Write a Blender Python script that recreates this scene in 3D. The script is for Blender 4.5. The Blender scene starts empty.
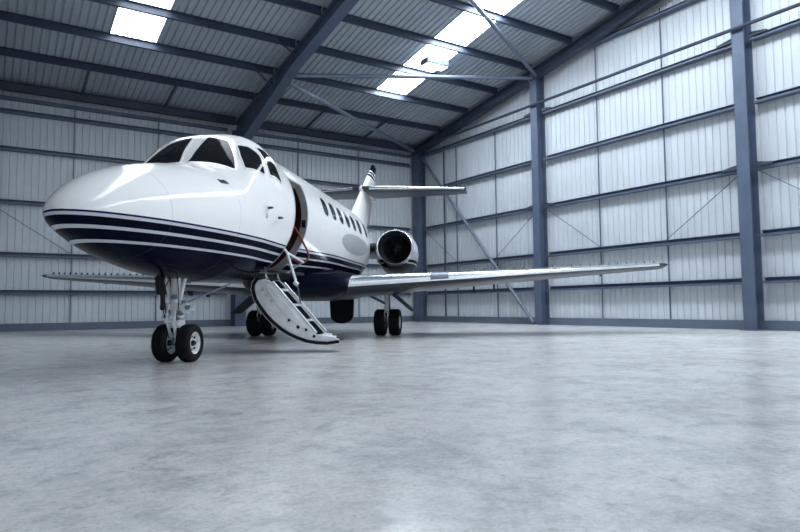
import bpy, bmesh, math, random
from mathutils import Vector, Matrix
random.seed(7)
PI = math.pi
D = bpy.data
C = bpy.context.scene.collection
R = math.radians

# ------------------------------------------------------------------ frames
HALL = 0.576266995                       # heading of the hangar walls
BV = Vector((math.cos(HALL), math.sin(HALL), 0))    # along the back (eave) wall, to the right
RV = Vector((-math.sin(HALL), math.cos(HALL), 0))   # along the gable wall, away from camera
def W(b, r, z=0.0): return BV * b + RV * r + Vector((0, 0, z))
PSI = R(8.5)
AX = Vector((math.sin(PSI), math.cos(PSI), 0))
XM = 9.0                                 # station of the main wheels
MG = Vector((-1.77, 14.64, 0))

# ------------------------------------------------------------------ materials
def nodes(name):
    m = D.materials.new(name); m.use_nodes = True
    nt = m.node_tree; b = nt.nodes['Principled BSDF']
    return m, nt, b
def mat(name, col, rough=.5, metal=0., coat=0., noise=0., scale=4., bump=0., bscale=None, spec=.5, coatr=.05):
    m, nt, b = nodes(name)
    b.inputs['Roughness'].default_value = rough
    b.inputs['Metallic'].default_value = metal
    b.inputs['Coat Weight'].default_value = coat
    b.inputs['Coat Roughness'].default_value = coatr
    b.inputs['Specular IOR Level'].default_value = spec
    tc = nt.nodes.new('ShaderNodeTexCoord')
    nz = nt.nodes.new('ShaderNodeTexNoise'); nz.inputs['Scale'].default_value = scale
    nz.inputs['Detail'].default_value = 6
    nt.links.new(tc.outputs['Object'], nz.inputs['Vector'])
    rp = nt.nodes.new('ShaderNodeValToRGB')
    lo = [c * (1 - noise) for c in col]; hi = [min(1, c * (1 + noise)) for c in col]
    rp.color_ramp.elements[0].position = .3; rp.color_ramp.elements[1].position = .7
    rp.color_ramp.elements[0].color = (*lo, 1); rp.color_ramp.elements[1].color = (*hi, 1)
    nt.links.new(nz.outputs['Fac'], rp.inputs['Fac'])
    nt.links.new(rp.outputs['Color'], b.inputs['Base Color'])
    if bump:
        bp = nt.nodes.new('ShaderNodeBump'); bp.inputs['Strength'].default_value = bump; bp.inputs['Distance'].default_value = .02
        n2 = nt.nodes.new('ShaderNodeTexNoise'); n2.inputs['Scale'].default_value = bscale or scale * 4
        nt.links.new(tc.outputs['Object'], n2.inputs['Vector'])
        nt.links.new(n2.outputs['Fac'], bp.inputs['Height']); nt.links.new(bp.outputs['Normal'], b.inputs['Normal'])
    return m

WHITE = (.92, .905, .90)
NAVY = (.004, .006, .016)
PURPLE = (.018, .008, .085)
SILVER = (.56, .58, .62)
M = {}
M['white'] = mat('white_paint', WHITE, .16, 0, .6, .015, 2)
M['navy'] = mat('navy_paint', NAVY, .25, 0, 0, .1, 3, spec=.02)
M['wing'] = mat('grey_wing_paint', (.045, .052, .068), .3, .1, .05, .05, 3, spec=.25)
M['chrome'] = mat('polished_metal', (.82, .84, .87), .2, 1, 0, .05, 3)
M['steel'] = mat('blue_steel_paint', (.078, .105, .165), .5, 0, 0, .12, 2)
M['steel_dark'] = mat('dark_steel_paint', (.034, .046, .078), .5, 0, 0, .15, 2)
M['kick'] = mat('kick_strip_paint', (.105, .135, .185), .5, 0, 0, .12, 1.2)
M['galv'] = mat('galvanised_steel', (.16, .19, .25), .45, .4, 0, .12, 5)
M['rubber'] = mat('tyre_rubber', (.005, .0055, .007), .7, 0, 0, .2, 20, spec=.2)
M['gearwhite'] = mat('gear_white_enamel', (.74, .76, .79), .3, 0, .3, .06, 12)
M['hub'] = mat('wheel_hub_enamel', (.70, .71, .73), .35, 0, .2, .12, 25)
M['black'] = mat('black_paint', (.006, .007, .01), .5, 0, 0, .1, 8, spec=.25)
M['oleo'] = mat('oleo_chrome', (.9, .9, .92), .1, 1, 0, .02, 8)
M['glass'] = mat('dark_cockpit_glass', (.012, .014, .018), .06, 0, 0, .05, 2, spec=.10)
M['cabinglass'] = mat('dark_cabin_glass', (.012, .018, .026), .08, 0, 0, .05, 2, spec=.2)
M['cream'] = mat('cabin_trim', (.26, .26, .27), .5, 0, 0, .08, 6)
M['wood'] = mat('cabin_red_veneer', (.11, .03, .026), .35, 0, .4, .25, 7)
M['red'] = mat('red_cord', (.25, .03, .025), .5, 0, 0, .1, 10)
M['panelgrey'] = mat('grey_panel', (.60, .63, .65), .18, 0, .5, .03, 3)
M['scuffed'] = mat('scuffed_white_panel', (.84, .85, .87), .45, 0, .1, .12, 9)
M['grip'] = mat('black_step_grip', (.016, .017, .02), .8, 0, 0, .3, 40)
M['matte'] = mat('matte_black', (.005, .0055, .007), .9, 0, 0, .1, 8, spec=.02)
M['fan'] = mat('titanium_fan', (.10, .10, .12), .35, .8, 0, .1, 5)
M['duct'] = mat('intake_duct', (.05, .055, .07), .35, .3, 0, .1, 5)
M['nacelle'] = mat('nacelle_silver', (.52, .54, .57), .2, .35, .4, .05, 3)
M['lens'] = mat('lamp_lens', (.8, .84, .9), .08, .3, 1, .02, 3)

def stripe_mat(name, bands, rise=True, seams=()):
    """paint in level bands: bands = [(z_from, colour) ...] rising, coordinates of the part"""
    m, nt, b = nodes(name)
    L = nt.links.new
    tc = nt.nodes.new('ShaderNodeTexCoord'); sp = nt.nodes.new('ShaderNodeSeparateXYZ')
    L(tc.outputs['Object'], sp.inputs[0])
    z = sp.outputs['Z']
    if rise:
        mr = nt.nodes.new('ShaderNodeMapRange'); mr.interpolation_type = 'SMOOTHSTEP'
        for k, v in zip(('From Min', 'From Max', 'To Min', 'To Max'), (3.4 - XM, 7.0 - XM, 0, .075)): mr.inputs[k].default_value = v
        L(sp.outputs['Y'], mr.inputs['Value'])
        mr2 = nt.nodes.new('ShaderNodeMapRange'); mr2.interpolation_type = 'SMOOTHSTEP'
        for k, v in zip(('From Min', 'From Max', 'To Min', 'To Max'), (9.2 - XM, 15.5 - XM, 0, 1.0)): mr2.inputs[k].default_value = v
        L(sp.outputs['Y'], mr2.inputs['Value'])
        s1 = nt.nodes.new('ShaderNodeMath'); s1.operation = 'SUBTRACT'; L(z, s1.inputs[0]); L(mr.outputs[0], s1.inputs[1])
        s2 = nt.nodes.new('ShaderNodeMath'); s2.operation = 'SUBTRACT'; L(s1.outputs[0], s2.inputs[0]); L(mr2.outputs[0], s2.inputs[1])
        z = s2.outputs[0]
    z0, z1 = bands[0][0], bands[-1][0] + .2
    nr = nt.nodes.new('ShaderNodeMapRange')
    for k, v in zip(('From Min', 'From Max', 'To Min', 'To Max'), (z0, z1, 0, 1)): nr.inputs[k].default_value = v
    L(z, nr.inputs['Value'])
    rp = nt.nodes.new('ShaderNodeValToRGB'); cr = rp.color_ramp; cr.interpolation = 'CONSTANT'
    cr.elements[0].position = 0; cr.elements[0].color = (*bands[0][1], 1)
    cr.elements[1].position = (bands[1][0] - z0) / (z1 - z0); cr.elements[1].color = (*bands[1][1], 1)
    for zz, col in bands[2:]:
        e = cr.elements.new((zz - z0) / (z1 - z0)); e.color = (*col, 1)
    L(nr.outputs[0], rp.inputs['Fac'])
    out = rp.outputs['Color']
    for s in seams:                       # thin panel joints at a station
        a = nt.nodes.new('ShaderNodeMath'); a.operation = 'SUBTRACT'; L(sp.outputs['Y'], a.inputs[0]); a.inputs[1].default_value = s - XM
        c = nt.nodes.new('ShaderNodeMath'); c.operation = 'ABSOLUTE'; L(a.outputs[0], c.inputs[0])
        d = nt.nodes.new('ShaderNodeMath'); d.operation = 'LESS_THAN'; L(c.outputs[0], d.inputs[0]); d.inputs[1].default_value = .0035
        e = nt.nodes.new('ShaderNodeMath'); e.operation = 'MULTIPLY'; L(d.outputs[0], e.inputs[0]); e.inputs[1].default_value = .35
        mx = nt.nodes.new('ShaderNodeMix'); mx.data_type = 'RGBA'
        L(e.outputs[0], mx.inputs[0]); L(out, mx.inputs[6]); mx.inputs[7].default_value = (.1, .11, .13, 1)
        out = mx.outputs[2]
    L(out, b.inputs['Base Color'])
    # the white paint is clear-coated, the navy is flatter
    bw = nt.nodes.new('ShaderNodeRGBToBW'); L(out, bw.inputs[0])
    for sock, k, o_ in (('Coat Weight', .30, .0), ('Specular IOR Level', .28, .01)):
        ma = nt.nodes.new('ShaderNodeMath'); ma.operation = 'MULTIPLY_ADD'
        L(bw.outputs[0], ma.inputs[0]); ma.inputs[1].default_value = k; ma.inputs[2].default_value = o_; L(ma.outputs[0], b.inputs[sock])
    b.inputs['Roughness'].default_value = .15; b.inputs['Coat Roughness'].default_value = .06
    return m
M['livery'] = stripe_mat('striped_fuselage_paint',
    [(.5, NAVY), (1.305, SILVER), (1.333, NAVY), (1.418, SILVER), (1.448, NAVY), (1.522, SILVER), (1.553, PURPLE), (1.572, WHITE)],
    True, (.86, 2.02, 5.1, 6.35, 9.1))
M['finpaint'] = stripe_mat('fin_paint', [(2.5, WHITE), (4.80, NAVY), (4.88, WHITE), (4.93, NAVY), (5.0, WHITE), (5.05, NAVY)], False)
M['nacellepaint'] = stripe_mat('nacelle_paint', [(1.2, NAVY), (1.70, SILVER), (1.73, NAVY), (1.79, (.55, .57, .60))], False)

# cladding, roof sheet, concrete
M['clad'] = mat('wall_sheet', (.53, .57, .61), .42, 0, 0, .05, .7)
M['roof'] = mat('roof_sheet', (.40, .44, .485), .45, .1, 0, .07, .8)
def concrete():
    m, nt, b = nodes('polished_concrete'); L = nt.links.new
    tc = nt.nodes.new('ShaderNodeTexCoord')
    mp = nt.nodes.new('ShaderNodeMapping'); mp.inputs['Scale'].default_value = (1, 1, 1)
    L(tc.outputs['Object'], mp.inputs['Vector'])
    def nz(scale, detail, rough=.6, dist=0.):
        n = nt.nodes.new('ShaderNodeTexNoise'); n.inputs['Scale'].default_value = scale; n.inputs['Detail'].default_value = detail
        n.inputs['Roughness'].default_value = rough; n.inputs['Distortion'].default_value = dist
        L(mp.outputs[0], n.inputs['Vector']); return n.outputs['Fac']
    def ramp(f, stops):
        r = nt.nodes.new('ShaderNodeValToRGB'); L(f, r.inputs['Fac'])
        for i, (p, c) in enumerate(stops):
            e = r.color_ramp.elements[i] if i < 2 else r.color_ramp.elements.new(p)
            e.position = p; e.color = (*c, 1)
        return r.outputs['Color']
    def mul(a, c, f=1.):
        x = nt.nodes.new('ShaderNodeMix'); x.data_type = 'RGBA'; x.blend_type = 'MULTIPLY'; x.inputs[0].default_value = f
        L(a, x.inputs[6]); L(c, x.inputs[7]); return x.outputs[2]
    base = ramp(nz(.4, 4, .5, .3), [(.35, (.82, .80, .775)), (.65, (.92, .90, .875))])
    cloud = ramp(nz(1.5, 14, .74, .3), [(.36, (.60, .62, .65)), (.50, (.90, .91, .92)), (.64, (1, 1, 1))])
    fine = ramp(nz(7, 12, .8), [(.38, (.60, .61, .63)), (.50, (.88, .88, .89)), (.62, (1, 1, 1))])
    grit = ramp(nz(40, 8, .85), [(.40, (.64, .65, .66)), (.50, (.92, .92, .92)), (.60, (1, 1, 1))])
    spots = ramp(nz(2.6, 9, .72, .8), [(.30, (.48, .50, .53)), (.41, (1, 1, 1))])
    specks = ramp(nz(22, 4, .6), [(.26, (.35, .36, .38)), (.33, (1, 1, 1))])
    col = mul(mul(mul(mul(mul(base, cloud, .8), fine, .7), grit, .7), spots, .7), specks, .7)
    L(col, b.inputs['Base Color'])
    rr = nt.nodes.new('ShaderNodeMapRange'); L(nz(1.3, 10, .7, .1), rr.inputs['Value'])
    for k, v in zip(('From Min', 'From Max', 'To Min', 'To Max'), (.0, 1., .14, .26)): rr.inputs[k].default_value = v
    L(rr.outputs[0], b.inputs['Roughness'])
    bp = nt.nodes.new('ShaderNodeBump'); bp.inputs['Strength'].default_value = .05; bp.inputs['Distance'].default_value = .004
    L(nz(30, 3, .5), bp.inputs['Height']); L(bp.outputs[0], b.inputs['Normal'])
    b.inputs['Specular IOR Level'].default_value = .5
    return m
M['floor'] = concrete()
def emit(name, col, s):
    m, nt, b = nodes(name)
    b.inputs['Base Color'].default_value = (*col, 1)
    b.inputs['Emission Color'].default_value = (*col, 1); b.inputs['Emission Strength'].default_value = s
    return m
M['sky_panel'] = emit('daylit_rooflight', (.86, .935, 1.0), 21.0)
M['hazy_panel'] = emit('soiled_rooflight', (.86, .935, 1.0), 6.5)  # same rooflight with its glow turned down to keep the left side dim
M['lamp_glow'] = emit('lamp_glow', (.95, .98, 1.0), 3.0)

# ------------------------------------------------------------------ mesh builder
class MB:
    def __init__(s): s.v = []; s.f = []
    def add(s, vs, fs):
        o = len(s.v); s.v += [tuple(v) for v in vs]; s.f += [tuple(i + o for i in f) for f in fs]; return s
    def box(s, x0, x1, y0, y1, z0, z1):
        return s.add([(x, y, z) for x in (x0, x1) for y in (y0, y1) for z in (z0, z1)],
                     [(0, 1, 3, 2), (4, 6, 7, 5), (0, 4, 5, 1), (2, 3, 7, 6), (0, 2, 6, 4), (1, 5, 7, 3)])
    def grid(s, rows, closed=False, caps=False):
        n = len(rows[0]); vs = [p for r in rows for p in r]; fs = []
        for i in range(len(rows) - 1):
            for j in range(n if closed else n - 1):
                k = (j + 1) % n
                fs.append((i * n + j, i * n + k, (i + 1) * n + k, (i + 1) * n + j))
        if caps:
            fs.append(tuple(range(n - 1, -1, -1))); fs.append(tuple((len(rows) - 1) * n + j for j in range(n)))
        return s.add(vs, fs)
    def tube(s, pts, rad, n=10, caps=True):
        pts = [Vector(p) for p in pts]; rows = []
        rads = rad if isinstance(rad, (list, tuple)) else [rad] * len(pts)
        up = None
        for i, p in enumerate(pts):
            t = (pts[min(i + 1, len(pts) - 1)] - pts[max(i - 1, 0)]).normalized()
            if up is None:
                up = Vector((0, 0, 1)) if abs(t.z) < .9 else Vector((1, 0, 0))
            a = t.cross(up).normalized(); up = a.cross(t).normalized()
            rows.append([p + (a * math.cos(2 * PI * k / n) + up * math.sin(2 * PI * k / n)) * rads[i] for k in range(n)])
        return s.grid(rows, True, caps)
    def beam(s, p, q, w, h, up=(0, 0, 1)):
        p, q = Vector(p), Vector(q); t = (q - p).normalized(); u = Vector(up)
        a = t.cross(u).normalized(); c = a.cross(t)
        rows = [[e + a * sx * w / 2 + c * sy * h / 2 for sx, sy in ((-1, -1), (1, -1), (1, 1), (-1, 1))] for e in (p, q)]
        return s.grid(rows, True, True)
    def ibeam(s, p, q, w, h, tf, tw, up):
        """I section: flanges of width w lie across `up`"""
        p, q = Vector(p), Vector(q); t = (q - p).normalized(); u = Vector(up).normalized()
        a = t.cross(u).normalized(); c = a.cross(t)
        P2 = [(-w/2, -h/2), (w/2, -h/2), (w/2, -h/2+tf), (tw/2, -h/2+tf), (tw/2, h/2-tf), (w/2, h/2-tf), (w/2, h/2), (-w/2, h/2), (-w/2, h/2-tf), (-tw/2, h/2-tf), (-tw/2, -h/2+tf), (-w/2, -h/2+tf)]
        return s.grid([[e + a * x + c * y for x, y in P2] for e in (p, q)], True, True)
    def prism(s, poly, axis, d0, d1):
        """poly: list of 2D points, extruded along axis 0/1/2 from d0 to d1"""
        def P(u, v, d): return (d, u, v) if axis == 0 else ((u, d, v) if axis == 1 else (u, v, d))
        return s.grid([[P(u, v, d) for u, v in poly] for d in (d0, d1)], True, True)
    def lathe(s, prof, c, axis, n=32, close=False):
        """prof: (along, radius); axis vector; c centre"""
        c = Vector(c); t = Vector(axis).normalized()
        up = Vector((0, 0, 1)) if abs(t.z) < .9 else Vector((1, 0, 0))
        a = t.cross(up).normalized(); u = a.cross(t)
        rows = [[c + t * l + (a * math.cos(2 * PI * k / n) + u * math.sin(2 * PI * k / n)) * max(r, 1e-4) for k in range(n)] for l, r in prof]
        if close: rows.append(rows[0])
        return s.grid(rows, True)
    def build(s, name, m, parent=None, smooth=None, bevel=0., recalc=True, loc=None, rotz=0., matrix=None):
        me = D.meshes.new(name); me.from_pydata(s.v, [], s.f)
        bm = bmesh.new(); bm.from_mesh(me)
        bmesh.ops.remove_doubles(bm, verts=bm.verts, dist=1e-5)
        bmesh.ops.dissolve_degenerate(bm, edges=bm.edges, dist=1e-6)
        if recalc: bmesh.ops.recalc_face_normals(bm, faces=bm.faces)
        bm.to_mesh(me); bm.free()
        me.materials.append(M[m] if isinstance(m, str) else m)
        if smooth is not None:
            me.shade_smooth(); me.set_sharp_from_angle(angle=R(smooth))
        o = D.objects.new(name, me); C.objects.link(o)
        if parent: o.parent = parent
        if loc is not None: o.location = loc
        o.rotation_euler.z = rotz
        if bevel:
            b = o.modifiers.new('bevel', 'BEVEL'); b.width = bevel; b.segments = 2; b.limit_method = 'ANGLE'; b.angle_limit = R(40)
        return o
def tag(o, label=None, cat=None, group=None, kind=None):
    if label: o['label'] = label
    if cat: o['category'] = cat
    if group: o['group'] = group
    if kind: o['kind'] = kind
    return o
def empty(name, loc, rotz=0., parent=None):
    o = D.objects.new(name, None); C.objects.link(o); o.location = loc; o.rotation_euler.z = rotz; o.empty_display_size = .3
    if parent: o.parent = parent
    return o

# ==================================================================== HANGAR
WB, WR = 15.70, 22.70           # inner faces of gable wall and back wall
B0, R0 = -16.6, -21.0           # far sides of the hall (behind the camera)
RIDGE = 1.15
SL = .163                       # roof slope
def zroof(r):                   # underside of the purlins
    d = 7.80 + SL * (20.4 - r)
    if r < RIDGE: d = 7.80 + SL * (20.4 - RIDGE) - SL * (RIDGE - r)
    return d
PUR = .20                       # purlin depth

def hob(mb, name, m, b, r, z=0., **k):      # hall member modelled about its own base (x along the eave wall, y along the gable wall)
    return mb.build(name, m, loc=W(b, r, z), rotz=HALL, **k)

fl = MB().box(B0 - .3, WB + .5, R0 - .3, WR + .5, -.3, 0)
tag(fl.build('floor', 'floor', rotz=HALL), 'polished mottled grey concrete hangar floor', 'floor', kind='structure')

def ribbed(length, top, pitch=.2, depth=.024, x0=0.):
    """vertical wall sheet with narrow grooves, x along, +y into the sheet; top(x) = height"""
    mb = MB(); xs = []
    n = int(round(length / pitch))
    for i in range(n):
        a = i * pitch
        xs += [(a, 0), (a + pitch - .045, 0), (a + pitch - .033, depth), (a + pitch - .012, depth)]
    xs.append((n * pitch, 0))
    mb.grid([[(x0 + x, y, 0) for x, y in xs], [(x0 + x, y, top(x0 + x)) for x, y in xs]])
    back = MB().grid([[(x0, .12, 0), (x0 + n * pitch, .12, 0)], [(x0, .12, top(x0)), (x0 + n * pitch, .12, top(x0 + n * pitch))]])
    mb.add(back.v, back.f)
    return mb
# back wall: runs along b at r = WR
wb = ribbed(WB - B0 + .2, lambda x: 8.1)
tag(hob(wb, 'wall_back', 'clad', B0, WR), 'ribbed pale metal cladding of the long eave wall behind the jet', 'wall', kind='structure')
# gable wall: along r at b = WB ; local frame turned so that +y goes out
def gable_top(x): return zroof(WR - x) + PUR + .05
wg = ribbed(WR - R0, gable_top)
tag(wg.build('wall_right', 'clad', loc=W(WB, WR), rotz=HALL - PI / 2), 'ribbed white metal cladding of the gable wall at right', 'wall', kind='structure')
wl = MB().prism([(0, 0), (WR - R0, 0), (WR - R0, zroof(R0) + .2), (WR - R0 - (RIDGE - R0), zroof(RIDGE) + .2), (0, zroof(WR) + .2)], 1, 0, .15)
# left gable wall (out of the frame), opening added to light the right wall
wl = MB()
for r0_, r1_ in ((R0, -13.0), (13.0, WR)):
    wl.box(-.15, 0, r0_, r1_, 0, 7.4)
wl.prism([(R0, 7.4), (WR, 7.4), (WR, zroof(WR) + .2), (RIDGE, zroof(RIDGE) + .2), (R0, zroof(R0) + .2)], 0, -.15, 0)
tag(hob(wl, 'wall_left', 'clad', B0, 0), 'metal wall around the open hangar door out of view at left', 'wall', kind='structure')
wf = MB().box(B0, -9.0, -.15, 0, 0, 8.0).box(11.5, WB, -.15, 0, 0, 8.0).box(-9.0, 11.5, -.15, 0, 6.8, 8.0)
tag(hob(wf, 'wall_front', 'clad', 0, R0), 'metal wall around the open hangar door behind the camera', 'wall', kind='structure')

# roof sheets: ribs run up the slope; rooflight strips left as openings
LIGHTS = [(11.2, 12.4, 2.0, 18.65), (2.7, 3.9, 2.0, 18.65), (11.2, 12.4, -17.0, .6)]      # b0,b1,r0,r1 of two rooflight strips and an added unseen one lighting the foreground
def roof():
    mb = MB()
    pitch, dep = .2, .045
    n = int((WB + .3 - B0) / pitch)
    def pr(b):            # height offset of the sheet profile
        return 0
    def strip(b0, b1, ra, rb):
        k0 = int(round((b0 - B0) / pitch)); k1 = int(round((b1 - B0) / pitch))
        P = []
        for k in range(k0, k1):
            a = B0 + k * pitch
            P += [(a, 0), (a + .11, 0), (a + .135, dep), (a + .175, dep)]
        P.append((B0 + k1 * pitch, 0))
        mb.grid([[(b, r, zroof(r) + PUR + d) for b, d in P] for r in (ra, rb)])
    cuts = sorted({B0, WB + .3} | {l[0] for l in LIGHTS} | {l[1] for l in LIGHTS})
    for i in range(len(cuts) - 1):
        mid = (cuts[i] + cuts[i + 1]) / 2
        hole = [l for l in LIGHTS[:2] if l[0] < mid < l[1]]
        low = [l for l in LIGHTS[2:] if l[0] < mid < l[1]]
        seg = [(RIDGE, WR + .3)]
        if hole: seg = [(RIDGE, hole[0][2]), (hole[0][3], WR + .3)]
        for ra, rb in seg: strip(cuts[i], cuts[i + 1], ra, rb)
        for ra, rb in ([(R0 - .3, low[0][2]), (low[0][3], RIDGE)] if low else [(R0 - .3, RIDGE)]): strip(cuts[i], cuts[i + 1], ra, rb)
    return mb
# snap rooflights to the sheet pitch
LIGHTS = [(B0 + round((a - B0) / .2) * .2, B0 + round((b - B0) / .2) * .2, c, d) for a, b, c, d in LIGHTS]
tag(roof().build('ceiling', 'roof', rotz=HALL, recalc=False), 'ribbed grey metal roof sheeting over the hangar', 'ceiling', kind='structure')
for i, (b0, b1, r0_, r1_) in enumerate(LIGHTS):
    mb = MB(); k = int(round((b1 - b0) / .2)); P = []
    for j in range(k):
        a = j * .2; P += [(a, 0), (a + .11, 0), (a + .135, .045), (a + .175, .045)]
    P.append((k * .2, 0))
    if i == 2: P = [(q[0], 0) for q in P]
    z0 = zroof(r0_) + PUR
    mb.grid([[(b, r - r0_, zroof(r) + PUR + d - z0) for b, d in P] for r in (r0_, r1_)])
    o = hob(mb, 'window_%d' % (i + 1), ['sky_panel', 'hazy_panel', 'sky_panel'][i], b0, r0_, z0, recalc=False)
    tag(o, ['bright translucent rooflight strip in the roof near the gable wall', 'bright translucent rooflight panel in the roof above the jet nose', 'translucent rooflight strip in the roof slope behind the camera'][i], 'rooflight', kind='structure')

# ---- baseboards (dark kick strip)
tag(hob(MB().box(0, WB - B0, -.05, 0, 0, .24), 'baseboard_back', 'kick', B0, WR), 'blue grey kick strip along the foot of the eave wall', 'baseboard', kind='structure')
tag(hob(MB().box(-.05, 0, 0, WR - R0, 0, .235), 'baseboard_right', 'kick', WB, R0), 'blue grey kick strip along the foot of the gable wall', 'baseboard', kind='structure')

# ---- gable columns
GC = [(22.28, 'in the corner of the hangar'), (15.15, 'middle of the gable wall behind the wing'), (8.17, 'right side, nearest the camera'), (1.1, '')]
GLAB = ['blue steel column standing in the far corner of the hangar',
        'blue steel column on the gable wall just beyond the port wing',
        'blue steel column on the gable wall nearest the right edge']
for i, (r, _) in enumerate(GC[:3]):
    h = zroof(r) - .02
    w = .30 if i else .46
    mb = MB().ibeam((0, 0, 0), (0, 0, h), w, .38, .028, .02, (1, 0, 0))
    o = hob(mb, 'steel_column', 'steel', WB - .20, r)
    tag(o, GLAB[i], 'column', 'steel columns of the gable wall')
    MB().box(-.26, .2, -w/2 - .06, w/2 + .06, 0, .025).build('base_plate', 'steel', o)
    if i:
        for s in (-1, 1):
            for zz in (7.2, 3.98):
                c = MB().prism([(.22 * s, zz - .02), (.22 * s, zz + .10), (.62 * s, zz + .03), (.62 * s, zz - .02)], 0, -.05, .03)
                c.build('cleat', 'steel_dark', o)
# ---- portal frames (eave column + rafter)
PF = [(7.52, 'blue steel portal column behind the nose of the jet', 'blue steel roof rafter crossing above the jet'),
      (-.36, 'blue steel portal column at the left edge', 'blue steel roof rafter at the upper left corner')]
for i, (b, lc, lr) in enumerate(PF):
    mb = MB().ibeam((0, 0, 0), (0, 0, 7.2), .40, .50, .03, .02, (0, 1, 0))
    o = hob(mb, 'portal_column', 'steel', b, WR - .40)
    tag(o, lc, 'column', 'portal columns of the eave wall')
    # haunched rafter: web depth grows towards the eave
    ra, rk, rb = WR - .18, 17.1, RIDGE + .15
    dep = lambda r: .46 if r <= rk else .46 + (r - rk) * .115
    rr = [rb, rk, ra]
    z0 = zroof(ra)
    mb = MB(); hw = .15
    top = [(r - ra, zroof(r) - z0) for r in rr]
    bot = [(r - ra, zroof(r) - dep(r) - z0) for r in rr]
    T = .035
    def plate(pts, w, t):
        mb.grid([[(-w, y, z), (w, y, z), (w, y, z + t), (-w, y, z + t)] for y, z in pts], True, True)
    plate([(y, z - T) for y, z in top], .13, T); plate(bot, .16, T)
    mb.grid([[(-.012, y, z), (.012, y, z), (.012, y2, z2), (-.012, y2, z2)] for (y, z), (y2, z2) in zip(bot, top)], True, True)
    o = hob(mb, 'roof_rafter', 'steel', b, ra, z0)
    tag(o, lr, 'rafter', 'roof rafters')
    for r in (17.3, 18.7):
        MB().box(-.13, .13, -.012, .012, zroof(r) - dep(r) - z0 + .03, zroof(r) - z0 - .03).build('stiffener', 'steel', o).location.y = r - ra
# gable rafter
mb = MB(); z0 = zroof(22.5)
ra, rb = 22.5, RIDGE
mb.ibeam((0, 0, -.17), (0, rb - ra, zroof(rb) - z0 - .17), .24, .34, .03, .02, (0, 0, 1))
tag(hob(mb, 'roof_rafter', 'steel_dark', WB - .34, ra, z0), 'dark steel sloping rafter at the head of the gable wall', 'rafter', 'roof rafters')

# ---- purlins per bay, girts per bay
BAYS = [(7.42, WB - .34, 'right of the rafter above the jet'), (-.36, 7.42, 'left of the rafter above the jet')]
PRS = [20.45, 18.65, 16.95, 15.2, 13.4, 11.6, 9.8, 8.0]
ORD = ['lowest'] + [n + ' lowest' for n in ('second', 'third', 'fourth', 'fifth', 'sixth', 'seventh', 'eighth')]
def zee(L, up):           # Z-section running along +x, web along `up`
    mb = MB()
    P2 = [(0, 0), (.07, 0), (.07, .008), (.008, .008), (.008, PUR), (-.07, PUR), (-.07, PUR - .008), (0, PUR - .008)]
    for x in (0,):
        mb.grid([[(e, v * up[0] + u * up[1], v * up[2] + u * up[3]) for u, v in P2] for e in (0, L)], True, True)
    return mb
th = math.atan(SL)
for bi, (b0, b1, lab) in enumerate(BAYS):
    for k, r in enumerate(PRS):
        if k > (6, 4)[bi]: continue
        mb = zee(b1 - b0 - .04, (math.sin(th), math.cos(th), math.cos(th), -math.sin(th)))
        o = hob(mb, 'roof_purlin', 'steel_dark', b0 + .02, r, zroof(r))
        tag(o, '%s roof purlin %s' % (ORD[k], lab), 'purlin', 'roof purlins')
    # eave beam
    mb = MB().ibeam((0, 0, .13), (b1 - b0 - .08, 0, .13), .17, .26, .016, .012, (0, 0, 1))
    o = hob(mb, 'eave_beam', 'steel_dark', b0 + .04, WR - .38, 7.36)
    tag(o, 'dark eave beam atop the far wall, %s' % lab, 'beam', 'eave beams')

GZ = [1.20, 2.34, 3.97, 5.60, 7.18, 8.80]
def cee(L, dep=.20, h=.15):      # girt: +x along, stands off the wall towards -y
    P2 = [(0, -h/2), (-dep, -h/2), (-dep, -h/2 + .05), (-dep + .01, -h/2 + .05), (-dep + .01, -h/2 + .01), (-.01, -h/2 + .01), (-.01, h/2 - .01), (-.09, h/2 - .01), (-.09, h/2), (0, h/2)]
    return MB().grid([[(e, u, v) for u, v in P2] for e in (0, L)], True, True)
GB = [(22.0, 15.36, 'between the corner and the column beyond the wing'), (14.94, 8.38, 'between the two tall gable columns'), (7.96, 1.3, 'right of the nearest gable column')]
for r0_, r1_, lab in GB:
    for k, z in enumerate(GZ):
        if k == 5 and r0_ > 20: continue
        L = r0_ - r1_
        rr = r0_
        if k == 5 and r0_ > 10: rr = 13.1; L = rr - r1_
        mb = cee(L)
        o = mb.build('wall_girt', 'steel', loc=W(WB - .005, rr, z), rotz=HALL - PI / 2)
        tag(o, '%s gable wall girt %s' % (ORD[k], lab), 'girt', 'wall girts of the gable wall')
BB = [(7.68, WB - .42, 'right of the portal column'), (-.1, 7.16, 'left of the portal column')]
for b0, b1, lab in BB:
    for k, z in enumerate([1.20, 2.36, 3.98, 5.63, 6.80]):
        mb = cee(b1 - b0, .16, .14)
        o = hob(mb, 'wall_girt', 'steel', b0, WR - .005, z)
        tag(o, '%s girt on the far eave wall, %s' % (ORD[k], lab), 'girt', 'wall girts of the eave wall')
    mb = MB().box(0, b1 - b0, -.17, 0, -.05, .05)
    tag(hob(mb, 'wall_girt', 'steel', b0, WR - .005, 7.2), 'flat rail just under the eave beam, %s' % lab, 'girt', 'wall girts of the eave wall')
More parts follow.
